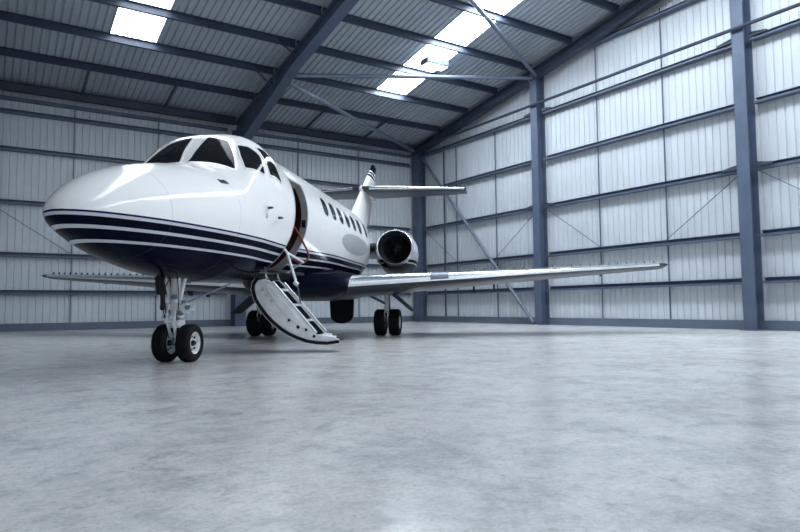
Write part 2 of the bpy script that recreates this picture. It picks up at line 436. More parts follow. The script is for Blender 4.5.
# ---- sag rods (upright thin bars on the cladding)
def sag(name_loc, h, label, grp, z0=.24):
    return
for r, lab in ((19.85, 'first from the corner'), (17.5, 'second from the corner'), (12.78, 'left one between the tall columns'), (10.5, 'right one between the tall columns'), (5.8, 'right of the nearest column')):
    top = 7.2 if r > 16 else min(zroof(r) - .35, 9.0)
    o = hob(MB().box(-.03, 0, -.014, .014, 0, top - .24), 'sag_rod', 'steel', WB - .04, r, .24)
    tag(o, 'thin upright steel bar on the gable wall, %s' % lab, 'bar', 'upright bars on the gable wall')
for b, lab in ((2.15, 'seen under the starboard wing tip'), (4.75, 'behind the nose gear'), (10.0, 'behind the tail'), (12.7, 'between tail and corner')):
    o = hob(MB().box(-.012, .012, -.03, 0, 0, 7.1), 'sag_rod', 'steel', b, WR - .03, .24)
    tag(o, 'thin upright steel bar on the far eave wall, %s' % lab, 'bar', 'upright bars on the eave wall')
tag(hob(MB().tube([(0, 0, 0), (0, 0, 7.0)], .035, 8), 'drain_pipe', 'steel_dark', WB - .18, 20.5, .24), 'dark upright pipe on the gable wall near the corner', 'pipe')
# diagonal tie wires from columns (3rd girt) to sag rods (2nd girt)
for rc, rs, lab in ((15.36, 17.5, 'left of the column beyond the wing'), (14.94, 12.78, 'right of the column beyond the wing'), (8.38, 10.5, 'left of the nearest gable column'), (7.96, 5.8, 'right of the nearest gable column'), (22.0, 19.85, 'beside the corner column')):
    o = hob(MB().tube([(0, 0, 0), (0, rs - rc, -1.46)], .011, 6), 'tie_wire', 'steel', WB - .1, rc, 3.885)
    tag(o, 'thin slanting tie wire on the gable wall %s' % lab, 'wire', 'slanting tie wires')
o = hob(MB().tube([(0, 0, 0), (2.2, 0, -1.45)], .011, 6), 'tie_wire', 'steel', -.1, WR - .1, 3.90)
tag(o, 'thin slanting tie wire on the far eave wall at left', 'wire', 'slanting tie wires')
# horizontal pipe in front of the gable columns
tag(hob(MB().tube([(0, 0, 0), (0, 21.0, 0)], .045, 10), 'conduit_pipe', 'steel_dark', WB - .46, 1.2, 7.42), 'long dark pipe running level along the gable wall in front of the columns', 'pipe')
# bracing
def brace(p, q, rad, label, m='steel'):
    a = W(*p); d = W(*q) - a
    o = MB().tube([(0, 0, 0), d], rad, 12).build('diagonal_brace', m, loc=a, smooth=40)
    tag(o, label, 'brace', 'tube braces'); return o
brace((WB - .29, 15.45, .05), (WB - .29, 21.9, 7.0), .06, 'round steel brace slanting down the gable wall behind the port wing', 'galv')
zt = zroof(15.15) - .30
brace((WB - .45, 15.1, zt), (7.72, 17.75, zroof(17.75) - .42), .065, 'level steel tube brace under the roof from rafter to gable column', 'galv')
brace((WB - .45, 14.95, zt + .05), (7.72, 11.2, zroof(11.2) - .3), .065, 'steel tube brace slanting up across the rooflight from the gable column', 'galv')
brace((7.74, 18.25, zroof(18.25) - .42), (WB - .75, 21.9, zroof(21.9) - .28), .07, 'steel tube brace slanting down from the rafter to the corner', 'galv')
# short roof struts between eave beam and the first purlin
for b, lab in ((2.3, 'upper left, nearer the left edge'), (4.85, 'upper left, nearer the rafter'), (10.1, 'right of the rafter'), (12.7, 'nearest the corner')):
    z1 = zroof(22.2); z2 = zroof(20.36)
    o = hob(MB().beam((0, 0, .06), (0, 20.4 - 22.2, z2 - z1 + .06), .06, .06), 'roof_strut', 'steel_dark', b, 22.2, z1)
    tag(o, 'short dark strut between eave beam and lowest purlin, %s' % lab, 'strut', 'short roof struts')
# fly braces rafter-purlin
for r, lab in ((18.5, 'lower'), (16.75, 'upper')):
    z = zroof(r)
    o = hob(MB().beam((0, 0, .02), (.72, 0, -dep(r) + .08), .04, .04), 'fly_brace', 'steel_dark', 6.62, r, z)
    tag(o, '%s of two short stays from purlin to the rafter above the jet' % lab, 'stay', 'fly braces')
o = hob(MB().beam((0, 0, .02), (-.62, 0, -.40), .04, .04), 'fly_brace', 'steel_dark', .45, 16.75, zroof(16.75))
tag(o, 'short stay from purlin to the rafter at the upper left corner', 'stay', 'fly braces')
# lamp under the rooflight
o = empty('ceiling_light', W(11.62, 15.75, zroof(15.75) - .30), HALL)
tag(o, 'small bright box lamp hanging below the rooflight near the gable', 'lamp')
MB().box(-.42, .42, -.2, .2, -.02, .16).build('housing', 'galv', o, bevel=.02)
MB().box(-.38, .38, -.17, .17, -.05, -.02).build('diffuser', 'lamp_glow', o)
MB().tube([(-.3, 0, .16), (-.3, 0, .4)], .012, 6).build('hanger', 'galv', o)
MB().tube([(.3, 0, .16), (.3, 0, .4)], .012, 6).build('hanger', 'galv', o)

# ==================================================================== THE JET
jet = empty('business_jet', MG, -PSI)
tag(jet, 'white twin-engine business jet with navy belly stripes and its airstair door open', 'airplane')
def V3(x, y, z): return (y, x - XM, z)          # x aft of the nose, y to port, z up  ->  jet axes
# ---- fuselage loft: station, top, bottom, centre height, half width, exponents above / below
ST = [(-0.06, 1.595, 1.535, 1.565, .05, 2, 2), (0, 1.68, 1.48, 1.57, .165, 2, 2), (.15, 1.815, 1.40, 1.58, .31, 2, 2),
 (.42, 1.99, 1.30, 1.6, .46, 2, 2), (.8, 2.15, 1.195, 1.62, .61, 2, 2), (1.2, 2.275, 1.115, 1.66, .72, 2, 2),
 (1.7, 2.39, 1.05, 1.73, .83, 2.05, 2.05), (2.15, 2.48, 1.02, 1.82, .905, 2.1, 2.1), (2.3, 2.55, 1.01, 1.85, .925, 2.35, 2.1),
 (2.4, 2.67, 1.0, 1.87, .935, 2.5, 2.1), (2.6, 2.86, 1.01, 1.9, .96, 2.6, 2.1), (2.8, 3.01, 1.02, 1.95, .98, 2.7, 2.1),
 (2.95, 3.075, 1.03, 1.99, .99, 2.75, 2.1), (3.2, 3.115, 1.04, 2.04, 1.005, 2.5, 2.05), (3.4, 3.11, 1.05, 2.07, 1.01, 2.25, 2.05),
 (3.8, 3.095, 1.07, 2.09, 1.02, 2.05, 2), (4.5, 3.10, 1.08, 2.11, 1.025, 2, 2), (5.2, 3.11, 1.08, 2.11, 1.025, 2, 2),
 (8.9, 3.11, 1.08, 2.11, 1.025, 2, 2), (9.8, 3.10, 1.12, 2.13, .93, 2, 2), (11, 3.06, 1.32, 2.21, .71, 2, 2), (12.5, 2.98, 1.7, 2.36, .42, 2, 2),
 (13.8, 2.90, 2.1, 2.5, .22, 2, 2), (14.5, 2.8, 2.42, 2.6, .10, 2, 2), (14.7, 2.7, 2.55, 2.62, .04, 2, 2)]
SX = [s[0] for s in ST]
def pchip(xs, ys):
    n = len(xs); h = [xs[i + 1] - xs[i] for i in range(n - 1)]; d = [(ys[i + 1] - ys[i]) / h[i] for i in range(n - 1)]
    m = [d[0]] + [0.] * (n - 2) + [d[-1]]
    for i in range(1, n - 1):
        if d[i - 1] * d[i] > 0:
            w1 = 2 * h[i] + h[i - 1]; w2 = h[i] + 2 * h[i - 1]; m[i] = (w1 + w2) / (w1 / d[i - 1] + w2 / d[i])
    def f(x):
        i = 0
        while i < n - 2 and x > xs[i + 1]: i += 1
        t = (x - xs[i]) / h[i]
        return (2*t**3-3*t*t+1)*ys[i]+(t**3-2*t*t+t)*h[i]*m[i]+(-2*t**3+3*t*t)*ys[i+1]+(t**3-t*t)*h[i]*m[i+1]
    return f
PF_ = [pchip(SX, [s[k] for s in ST]) for k in range(1, 7)]
def sec(x): return [f(x) for f in PF_]
def hull(x, th, off=0.):
    """point on the fuselage skin at station x and angle th (0 = port, 90 deg = top)"""
    def S(x, th):
        zt, zb, zc, w, nu, nl = sec(x); c, s = math.cos(th), math.sin(th)
        n = nu if s >= 0 else nl; h = zt - zc if s >= 0 else zc - zb
        return Vector((w * math.copysign(abs(c) ** (2 / n), c), x - XM, zc + h * math.copysign(abs(s) ** (2 / n), s)))
    p = S(x, th)
    if off:
        a = S(x + .01, th) - S(x - .01, th); b = S(x, th + .01) - S(x, th - .01)
        p = p + b.cross(a).normalized() * -off if b.cross(a).dot(p - Vector((0, x - XM, 2.05))) < 0 else p + b.cross(a).normalized() * off
    return p
DX0, DX1, DT0, DT1 = 3.72, 4.32, -22, 10        # door aperture: stations, angle steps
NT = 128
st = lambda k: 2 * PI * k / NT
xs = [-.06, -.055, -.045, -.03, -.015, 0, .02, .04, .07, .1]
x = .14
while x < 14.66: xs.append(round(x, 3)); x += .045 if x < 3.6 else .09
xs = sorted(set([v for v in xs if abs(v - DX0) > .03 and abs(v - DX1) > .03] + [DX0, DX1, 14.7]))
mb = MB()
rows = [[hull(x, st(k)) for k in range(NT)] for x in xs]
vs = [p for r in rows for p in r]; fs = []
for i in range(len(xs) - 1):
    for k in range(NT):
        kk = k if k < NT / 2 else k - NT
        if DX0 - 1e-6 <= xs[i] and xs[i + 1] <= DX1 + 1e-6 and DT0 <= kk < DT1: continue
        k2 = (k + 1) % NT
        fs.append((i * NT + k, i * NT + k2, (i + 1) * NT + k2, (i + 1) * NT + k))
fs.append(tuple(range(NT))); fs.append(tuple((len(xs) - 1) * NT + k for k in range(NT - 1, -1, -1)))
mb.add(vs, fs)
fus = mb.build('fuselage', 'livery', jet, smooth=50)

def patch(outline, off=.006, rings=6, name='pane', m='glass', parent=None, label=None):
    """panel lying on the skin: outline of (station, angle in degrees), filled by shrinking rings"""
    cx = sum(p[0] for p in outline) / len(outline); ct = sum(p[1] for p in outline) / len(outline)
    mb = MB(); n = len(outline)
    rws = []
    rws.append([hull(x, R(t), -.02) for x, t in outline])
    for j in range(rings):
        k = 1 - j / rings
        rws.append([hull(cx + (x - cx) * k, R(ct + (t - ct) * k), off) for x, t in outline])
    mb.grid(rws, True)
    o = len(mb.v); mb.v.append(tuple(hull(cx, R(ct), off)))
    base = (len(rws) - 1) * n
    for i in range(n): mb.f.append((base + i, base + (i + 1) % n, o))
    r = mb.build(name, m, parent, smooth=40)
    if label: r['label'] = label
    return r
def rim(outline, w, off=.009, name='frame', m='chrome', parent=None):
    cx = sum(p[0] for p in outline) / len(outline); ct = sum(p[1] for p in outline) / len(outline)
    n = len(outline); mb = MB()
    def out(k, o):
        res = []
        for x, t in outline:
            p = hull(x, R(t)); c = hull(cx, R(ct)); d = (p - c).length
            s = 1 + k / max(d, .05)
            res.append(hull(cx + (x - cx) * s, R(ct + (t - ct) * s), o))
        return res
    mb.grid([out(w, -.01), out(w, off), out(-w * .3, off), out(-w * .3, -.01)], True)
    return mb.build(name, m, parent, smooth=40)
def rounded(corners, rad=.25, n=5, sub=6):
    """round the corners of a polygon in (station, angle)"""
    res = []; N = len(corners)
    for i in range(N):
        p0, p1, p2 = corners[i - 1], corners[i], corners[(i + 1) % N]
        a = [p1[k] + (p0[k] - p1[k]) * rad for k in (0, 1)]; c = [p1[k] + (p2[k] - p1[k]) * rad for k in (0, 1)]
        for j in range(n + 1):
            t = j / n
            res.append(tuple((1 - t) ** 2 * a[k] + 2 * t * (1 - t) * p1[k] + t * t * c[k] for k in (0, 1)))
        nx = [p2[k] + (p1[k] - p2[k]) * rad for k in (0, 1)]
        for j in range(1, sub): res.append(tuple(c[k] + (nx[k] - c[k]) * j / sub for k in (0, 1)))
    return res
PANES = [('windshield_pane', [(2.25, 88), (2.33, 47), (2.675, 70.5), (2.74, 87)], .06),
         ('side_cockpit_window', [(2.43, 39.5), (2.72, 21.5), (2.80, 38.5), (2.75, 53), (2.665, 61.5), (2.52, 51)], .12),
         ('rear_cockpit_window', [(2.85, 19), (3.22, 14.5), (3.15, 26), (3.03, 42), (2.86, 48), (2.85, 33)], .12)]
for nm, c, rd in PANES:
    for s in (1, -1):
        oc = rounded([(x, t if s > 0 else 180 - t) for x, t in c], rd)
        p = patch(oc, .004, 6, nm, 'glass', jet)
        rim(oc, .018, .008, 'frame', 'white', p)
# cabin windows
for s in (1, -1):
    for i in range(7):
        cx = 5.52 + .57 * i
        if i == 6: cx += .12
        oc = [(cx + .165 * math.copysign(abs(math.cos(a)) ** .75, math.cos(a)), (lambda t: t if s > 0 else 180 - t)(18.5 + 9.6 * math.copysign(abs(math.sin(a)) ** .75, math.sin(a)))) for a in [2 * PI * k / 28 for k in range(28)]]
        p = patch(oc, .003, 3, 'cabin_window', 'cabinglass', jet)
        rim(oc, .012, .005, 'frame', 'panelgrey', p)
# thin grey oval patch laid low on the cabin side
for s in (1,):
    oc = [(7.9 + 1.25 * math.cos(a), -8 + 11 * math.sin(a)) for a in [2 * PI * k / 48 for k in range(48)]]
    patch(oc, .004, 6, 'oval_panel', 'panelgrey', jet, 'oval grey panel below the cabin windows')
# static vent and probes on the nose side
for s in (1, -1):
    f = lambda t: t if s > 0 else 180 - t
    patch(rounded([(1.86, f(36)), (2.0, f(34.5)), (1.96, f(40)), (1.85, f(41.5))], .1), .004, 2, 'air_vent', 'black', jet)
    patch(rounded([(1.99, f(34.5)), (2.02, f(34)), (1.98, f(40.5)), (1.955, f(40.5))], .1), .006, 2, 'vent_lip', 'chrome', jet)
    for cx, ct in ((2.72, 1.0), (3.06, -6.5)):
        a, b_, c_ = hull(cx, R(f(ct)), -.01), hull(cx, R(f(ct)), .06), hull(cx - .13, R(f(ct)), .075)
        MB().tube([a, b_, c_], [.016, .014, .007], 8).build('pitot_probe', 'black', jet, smooth=40)
    patch([(2.68 + .035 * math.cos(a), f(-3 + 2 * math.sin(a))) for a in [2 * PI * k / 16 for k in range(16)]], .003, 1, 'static_port', 'chrome', jet)
# door surround: jamb running inward, cabin inside
mb = MB()
edge = [(DX0, k) for k in range(DT0, DT1 + 1)] + [(DX1, k) for k in range(DT1, DT0 - 1, -1)]
def inw(x, k, d):
    p = hull(x, st(k)); c = Vector((0, x - XM, 2.1)); q = p + (c - p).normalized() * d
    return q
mb.grid([[hull(x, st(k), .002) for x, k in edge], [inw(x, k, .10) for x, k in edge]], True)
mb.build('door_jamb', 'cream', jet)
mb = MB().grid([[hull(x, st(k), .006) for x, k in edge], [hull(DX0 - .025 if x == DX0 else DX1 + .025, st(k + (.5 if k == DT1 else -.5 if k == DT0 else 0)), .006) for x, k in edge]], True)
mb.build('door_seal', 'panelgrey', jet)
# vestibule: floor, rear partition, far wall, ceiling
mb = MB()
mb.box(-.86, .70, 3.30 - XM, 5.2 - XM, 1.20, 1.24)
mb.build('cabin_floor', 'black', jet)
def disc(x, rr, y0, y1):          # bulkhead across the tube
    pts = []
    zt, zb, zc, w, nu, nl = sec(x)
    for k in range(33):
        a = R(-58) + R(296) * k / 32 if False else None
    return pts
def bulkhead(x, m, name, t=.03, s=.965, ymin=-.99, ymax=.99):
    zt, zb, zc, w, nu, nl = sec(x); P2 = []
    for k in range(48):
        a = 2 * PI * k / 48
        yy = max(ymin, min(ymax, w * s * math.cos(a))); zz = zc + (zt - zc) * s * math.sin(a)
        P2.append((yy, max(zz, 1.22)))
    MB().grid([[(y, x - XM, z) for y, z in P2], [(y, x + t - XM, z) for y, z in P2]], True, True).build(name, m, jet)
bulkhead(4.52, 'wood', 'rear_partition', ymin=.30)
bulkhead(5.0, 'wood', 'galley_cabinet', ymax=.32)
bulkhead(3.30, 'wood', 'forward_partition', .03)
MB().box(.935, .995, 4.305 - XM, 4.315 - XM, 1.91, 2.03).build('door_switch_panel', 'black', jet, bevel=.004)
mb = MB().grid([[hull(DX0 + .004, st(k), -.01) for k in range(-19, 9)], [inw(DX0 + .004, k, .15) + Vector((0, .012, 0)) for k in range(-19, 9)]])
mb.build('door_edge_trim', 'wood', jet)
# red door cord
pts = [Vector(V3(4.28, y, z)) for y, z in ((.80, 1.95), (.86, 1.86), (.95, 1.70), (1.03, 1.55), (1.06, 1.45), (1.0, 1.36), (.88, 1.36), (.80, 1.42))]
MB().tube(pts, .016, 8).build('door_cord', 'red', jet, smooth=60)

# ---- airstair (the door folded down)
st_ = MB()
ARC = [(.44, 1.07), (.39, 1.0), (.385, .93), (.42, .80), (.49, .69), (.59, .56), (.69, .46), (.80, .37), (.92, .295), (1.05, .235), (1.2, .185), (1.36, .16), (1.5, .155), (1.68, .18)]
TOPE = [(1.60, .225), (1.42, .25), (1.32, .265), (1.14, .475), (.95, .70), (.78, .89), (.64, 1.04), (.56, 1.09)]
sx0, sx1 = 3.74, 4.30
stair = st_.prism([(x, z) for x, z in ARC + TOPE], 1, sx0 - XM, sx0 + .035 - XM).build('airstair', 'scuffed', jet, bevel=.006)
stair['label'] = 'folded down airstair with white crescent side panels'
MB().prism([(x, z) for x, z in ARC[:-2] + [(1.44, .17)] + TOPE[1:]], 1, sx1 - .035 - XM, sx1 - XM).build('side_panel', 'scuffed', stair, bevel=.006)
sk = MB()
def offs(k, d):
    p = Vector(ARC[k]); a = Vector(ARC[min(k + 1, len(ARC) - 1)]) - Vector(ARC[max(k - 1, 0)])
    n = Vector((a.y, -a.x)).normalized()
    return p + n * d
rows = []
for k in range(len(ARC)):
    tk = .05 if k < len(ARC) - 2 else .03 if k < len(ARC) - 1 else .006
    a, b_ = offs(k, 0), offs(k, -tk)
    a2, b2 = (a, b_) if (b_ - Vector((1.1, 1.1))).length > (a - Vector((1.1, 1.1))).length else (a, offs(k, tk))
    fx = sx1 + .02 - (.30 if k == len(ARC) - 1 else .08 if k == len(ARC) - 2 else 0)
    rows.append([(a2.x, sx0 - .02 - XM, a2.y), (a2.x, fx - XM, a2.y), (b2.x, fx - XM, b2.y), (b2.x, sx0 - .02 - XM, b2.y)])
sk.grid(rows, True, True); sk.build('outer_skin', 'navy', stair, smooth=35)
def outw(k, d):
    a, b_ = offs(k, d), offs(k, -d)
    return a if (a - Vector((1.1, 1.1))).length > (b_ - Vector((1.1, 1.1))).length else b_
KS = range(len(ARC))
MB().grid([[(outw(k, d).x if d else ARC[k][0], sx0 - e - XM, outw(k, d).y if d else ARC[k][1]) for k in KS] for d, e in ((0, .0), (0, .028), (.042, .028), (.042, .0))]).build('door_seal', 'black', stair, smooth=40)
MB().tube([(outw(k, .046).x, sx0 - .02 - XM, outw(k, .046).y) for k in KS], .007, 6).build('edge_trim', 'gearwhite', stair, smooth=40)
for i, (y, z) in enumerate(((.70, .93), (.90, .70), (1.11, .47), (1.33, .245))):
    t = MB().box(y - .17, y + .02, sx0 + .035 - XM, sx1 - .035 - XM, z - .015, z + .012).build('step', 'matte', stair)
    MB().box(y + .02, y + .034, sx0 + .035 - XM, sx1 - .035 - XM, z - .022, z + .016).build('nosing', 'panelgrey', t)
MB().box(1.34, 1.50, sx0 + .03 - XM, sx1 - .03 - XM, .20, .222).build('foot_plate', 'scuffed', stair)
# riser backing, dark
MB().grid([[(y - d, x - XM, z - d) for x in (sx0 + .03, sx1 - .03)] for y, z in ((.60, 1.085), (1.325, .27)) for d in (.018,)]).build('riser_back', 'matte', stair)
for xx in (sx0 + .015, sx1 - .015):
    MB().tube([V3(xx, .66, 1.045), V3(xx, 1.33, .285)], .017, 8).build('edge_rail', 'gearwhite', stair, smooth=40)
    MB().tube([V3(xx, .55, 1.22), V3(xx, .55, 1.13), V3(xx, .60, 1.04), V3(xx, .68, .98)], .016, 8).build('hinge_arm', 'chrome', stair, smooth=40)
for k, (y, z, r) in enumerate(((.52, .93, .03), (.58, .84, .03), (.66, .76, .03), (.92, .47, .02), (1.06, .37, .026), (1.18, .33, .02), (1.30, .235, .022))):
    MB().lathe([(0, r), (-.012, r), (-.014, 0)], V3(sx0, y, z), (0, 1, 0), 12).build('rivet_plate', ('panelgrey' if k < 3 else 'black'), stair, smooth=40)
MB().prism([(.55, .98), (.62, .99), (.80, .80), (1.18, .36), (1.10, .35), (.72, .70)], 1, sx0 - .012 - XM, sx0 + .002 - XM).build('stiffener_panel', 'scuffed', stair, bevel=.004)
# folding handrail
hr = MB().tube([V3(3.74, .80, 1.58), V3(3.74, .885, 1.47), V3(3.74, 1.02, 1.05)], .02, 10).build('handrail', 'gearwhite', stair, smooth=40)
MB().tube([V3(3.74, 1.0, 1.03), V3(3.74, 1.05, .99)], .034, 10).build('knuckle', 'gearwhite', hr, smooth=40)
MB().tube([V3(3.75, 1.04, 1.0), V3(4.26, .93, .72)], .012, 8).build('link', 'galv', hr, smooth=40)
MB().tube([V3(3.74, .885, 1.47), V3(4.24, .98, 1.36)], .018, 8).build('cross_rail', 'gearwhite', hr, smooth=40)
MB().tube([V3(4.24, .98, 1.36), V3(4.0, .80, 1.18)], .014, 8).build('lower_link', 'galv', hr, smooth=40)

# ---- wings
def foil(c, t, n=22, camber=.0):
    """closed airfoil outline (along chord, height), from trailing edge over the top"""
    def th(x): return 5 * t * (.2969 * math.sqrt(x) - .126 * x - .3516 * x * x + .2843 * x ** 3 - .1036 * x ** 4)
    up, lo = [], []
    for i in range(n + 1):
        x = .5 * (1 + math.cos(PI * i / n)); cz = camber * 4 * x * (1 - x)
        up.append((x * c, (cz + th(x)) * c))
        lo.append((x * c, (cz - th(x)) * c))
    return up + lo[::-1][1:-1]
def le_x(y): return 7.0 + (y - .85) * .385
def te_x(y): return 10.42 + (y - .85) * .065
def wz(y): return 1.085 + .060 * y
def wsec(s, y, a=0., b=1., grow=0., twist=-2.0, under=1.0):
    c = te_x(y) - le_x(y); t = .135 - .03 * (y / 7.65); tw = R(twist)
    res = []
    for u, h in foil(c, t, 24, -.004):
        if not (a * c - 1e-6 <= u <= b * c + 1e-6): continue
        if h < 0 and u > under * c: continue
        h += grow * (1 if h >= 0 else -1); u2 = u - grow if u < .02 * c else u
        res.append((s * y, le_x(y) - XM + u2 * math.cos(tw) - h * math.sin(tw) * 0, wz(y) + h + u2 * math.sin(tw)))
    return res
TIPY = 7.78
for s in (1, -1):
    side = 'port' if s > 0 else 'starboard'
    ys = [.55 + (TIPY - .13 - .55) * k / 24 for k in range(25)]
    rows = [wsec(s, y) for y in ys]
    # rounded tip
    last = rows[-1]; cxy = [sum(p[k] for p in last) / len(last) for k in range(3)]
    for dy, k in ((.05, .97), (.09, .88), (.115, .7), (.13, .4)):
        y = TIPY - .13 + dy
        rr = wsec(s, y); cz = sum(p[2] for p in rr) / len(rr)
        rows.append([(p[0], p[1], cz + (p[2] - cz) * k) for p in rr])
    w = MB().grid(rows, True, True).build('wing', 'wing', jet, smooth=30)
    # bright leading edge sheath
    rows = [wsec(s, y, 0, .085, .004, -2.0, .028) for y in [.88 + (TIPY - .2 - .88) * k / 20 for k in range(21)]]
    MB().grid(rows).build('leading_edge', 'chrome', w, smooth=60)
    # aileron and flap joints: thin dark strips set in the skin at the hinge line
    for y0, y1, nm in ((1.35, 5.0, 'flap'), (5.1, 7.2, 'aileron')):
        rws = []
        for k in range(9):
            y = y0 + (y1 - y0) * k / 8; rws.append(wsec(s, y, .74 if nm == 'flap' else .76, 1.0, .004, -2.0 if nm == 'aileron' else -2.15))
        MB().grid(rws, True, True).build(nm, 'wing', w, smooth=30)
    # vortex generators along the front of the upper skin
    for k in range(20):
        y = 3.5 + 4.0 * k / 19
        c = te_x(y) - le_x(y); x = le_x(y) + .14 * c
        z = wz(y) + .047 * c + x * 0 - .14 * c * .035
        MB().prism([(x - XM - .03, z - .01), (x - XM + .05, z - .01), (x - XM + .05, z + .05), (x - XM + .01, z + .05)], 0, s * y - .006, s * y + .006).build('vortex_generator', 'wing', w)
    # flap hinge brackets below the wing
    for y in (3.42, 3.9, 6.43):
        x = te_x(y) - .55; z = wz(y) - .035 * (x - le_x(y))
        h = .27 if y < 5 else .10
        MB().prism([(x - XM - .22, z), (x - XM + .25, z), (x - XM + .22, z - h), (x - XM + .12, z - h)], 0, s * y - .02, s * y + .02).build('flap_hinge', 'black', w)
    # stall fence patch of bare metal rivets on the leading edge near the engine
    rows = [wsec(s, y, 0, .06, .008, -2.0, .012) for y in (2.62, 2.75, 2.86, 2.98)]
    MB().grid(rows).build('leading_edge_joint', 'galv', w, smooth=60)
    # landing lamp in the wing root
    lx = le_x(.93)
    l = MB().lathe([(0, .07), (.05, .065), (.09, .04), (.10, 0)], V3(lx + .03, s * .95, wz(.95) + .01), (0, -1, 0), 20).build('landing_light', 'lens', w, smooth=50)
# ---- belly fairing
BF = [(5.7, 1.06, 1.28, .25), (6.0, .96, 1.36, .66), (6.5, .86, 1.42, .95), (7.2, .81, 1.46, 1.06), (8.5, .79, 1.46, 1.08), (9.8, .82, 1.44, 1.07), (10.6, .92, 1.42, .98), (11.2, 1.08, 1.42, .72), (11.6, 1.22, 1.42, .35)]
bfx = [b_[0] for b_ in BF]; bff = [pchip(bfx, [b_[k] for b_ in BF]) for k in (1, 2, 3)]
rows = []
for k in range(41):
    x = 5.7 + 5.9 * k / 40; zb, zt, w_ = [f(x) for f in bff]; zc = (zb + zt) / 2 + .08
    rows.append([(w_ * math.copysign(abs(math.cos(a)) ** .75, math.cos(a)), x - XM, zc + ((zt - zc) if math.sin(a) > 0 else (zc - zb)) * math.copysign(abs(math.sin(a)) ** .8, math.sin(a))) for a in [2 * PI * j / 40 for j in range(40)]])
MB().grid(rows, True, True).build('belly_fairing', 'navy', jet, smooth=50)
MB().lathe([(0, .06), (.05, .055), (.09, .03), (.1, 0)], V3(6.6, 0, .86), (0, 0, -1), 16).build('beacon', 'black', jet, smooth=50)
MB().prism([(6.9 - XM, .84), (7.06 - XM, .84), (7.05 - XM, .48), (7.0 - XM, .48)], 0, -.16, -.135).build('drain_mast', 'black', jet)
# hanging hatch of the rear bay
P2 = [(-.30, 1.34), (-.33, .75)] + [(-.31 + .0 * k, .45) for k in (0,)] + [(.31 * math.cos(R(180 + 180 * k / 12)), .42 + .21 * math.sin(R(180 + 180 * k / 12))) for k in range(13)] + [(.33, .75), (.30, 1.34)]
MB().prism([(-.18 + u, v) for u, v in P2], 1, 11.42 - XM, 11.56 - XM).build('rear_bay_hatch', 'black', jet, bevel=.02)

# ---- engines
for s in (1, -1):
    cy, cz, x0 = s * 1.55, 2.085, 9.78
    EA = (-.085 * s, 1, -.10)
    prof = [(.42, .36), (.2, .365), (.06, .375), (.0, .395), (-.03, .415), (-.02, .435), (.06, .455), (.3, .51), (.7, .54), (1.2, .535), (1.8, .495), (2.4, .42), (2.9, .34), (2.9, .31), (2.3, .30)]
    n = MB().lathe(prof[5:], V3(x0, cy, cz), EA, 48).build('engine_nacelle', 'nacellepaint', jet, smooth=40)
    MB().lathe(prof[:3], V3(x0, cy, cz), EA, 48).build('intake_duct', 'duct', n, smooth=50)
    MB().lathe([(.06, .375), (.02, .383), (-.005, .395), (-.03, .412), (-.028, .428), (.0, .442), (.04, .452)], V3(x0, cy, cz), EA, 48).build('intake_lip', 'chrome', n, smooth=60)
    fb = MB()
    fb.lathe([(.47, .36), (.47, .0)], V3(x0, cy, cz), EA, 32)
    for k in range(28):
        a = 2 * PI * k / 28
        rws = []
        for rr, tw in ((.09, 20), (.22, 38), (.355, 55)):
            ca, sa = math.cos(a), math.sin(a); d = .05; t_ = R(tw)
            c0 = Vector((cy + ca * rr, x0 + .40 - XM, cz + sa * rr)); tang = Vector((-sa, 0, ca))
            rws.append([c0 - tang * d * math.sin(t_) * .7 - Vector((0, d * math.cos(t_), 0)), c0 + tang * d * math.sin(t_) * .7 + Vector((0, d * math.cos(t_), 0))])
        fb.grid(rws)
    fb.build('fan', 'fan', n, smooth=40, recalc=False)
    MB().lathe([(.40, .10), (.32, .075), (.25, .04), (.215, 0)], V3(x0, cy, cz), EA, 24).build('spinner', 'fan', n, smooth=50)
    MB().lathe([(2.6, .30), (2.9, .20), (3.1, .04)], V3(x0, cy, cz), EA, 24).build('exhaust_cone', 'galv', n, smooth=50)
    # pylon
    rows = []
    for y in (.55, 1.16):
        rows.append([(s * y, x0 + .10 + u - XM, cz + .05 - .05 * u + h) for u, h in foil(2.5, .12, 14)])
    MB().grid(rows, True, True).build('pylon', 'wing', n, smooth=40)

# ---- fin, rudder, tailplane
def fin_le(z): return 11.55 + (z - 3.05) * 1.49
def fin_te(z): return 14.30 + (z - 3.05) * .60
def fsec(z, a=0., b=1., grow=0.):
    c = fin_te(z) - fin_le(z); t = .115 - .02 * (z - 3) / 2.4
    res = []
    for u, h in foil(c, t, 24):
        if not (a * c - 1e-6 <= u <= b * c + 1e-6): continue
        res.append((h + grow * (1 if h >= 0 else -1), fin_le(z) - XM + u, z))
    return res
zs = [2.75 + (5.30 - 2.75) * k / 20 for k in range(21)]
rows = [fsec(z) for z in zs]
for dz, k, cut in ((.03, .8, .05), (.05, .5, .12), (.06, .15, .2)):
    z = 5.30 + dz; q = fsec(5.30); xm = sum(p[1] for p in q) / len(q)
    rows.append([(p[0] * k, xm + .08 + (p[1] - xm) * (1 - cut), z) for p in q])
fin = MB().grid(rows, True, True).build('tail_fin', 'finpaint', jet, smooth=30)
for za, zb_, rm_ in ((3.05, 4.06, 'nacelle'), (4.36, 5.22, 'finpaint')):  # lower rudder greyed: shade under the tailplane put into its colour
    MB().grid([fsec(za + (zb_ - za) * k / 6, .70, 1.0, .004) for k in range(7)], True, True).build('rudder', rm_, fin, smooth=30)
MB().lathe([(0, .02), (.15, .085), (.5, .13), (1.2, .14), (2.0, .10), (2.5, .02)], V3(13.0, 0, 4.22), (0, 1, 0), 24).build('bullet_fairing', 'white', fin, smooth=50)
TZ = 4.22
def tle(y): return 13.05 + y * .30
def tte(y): return 15.15 - y * .03
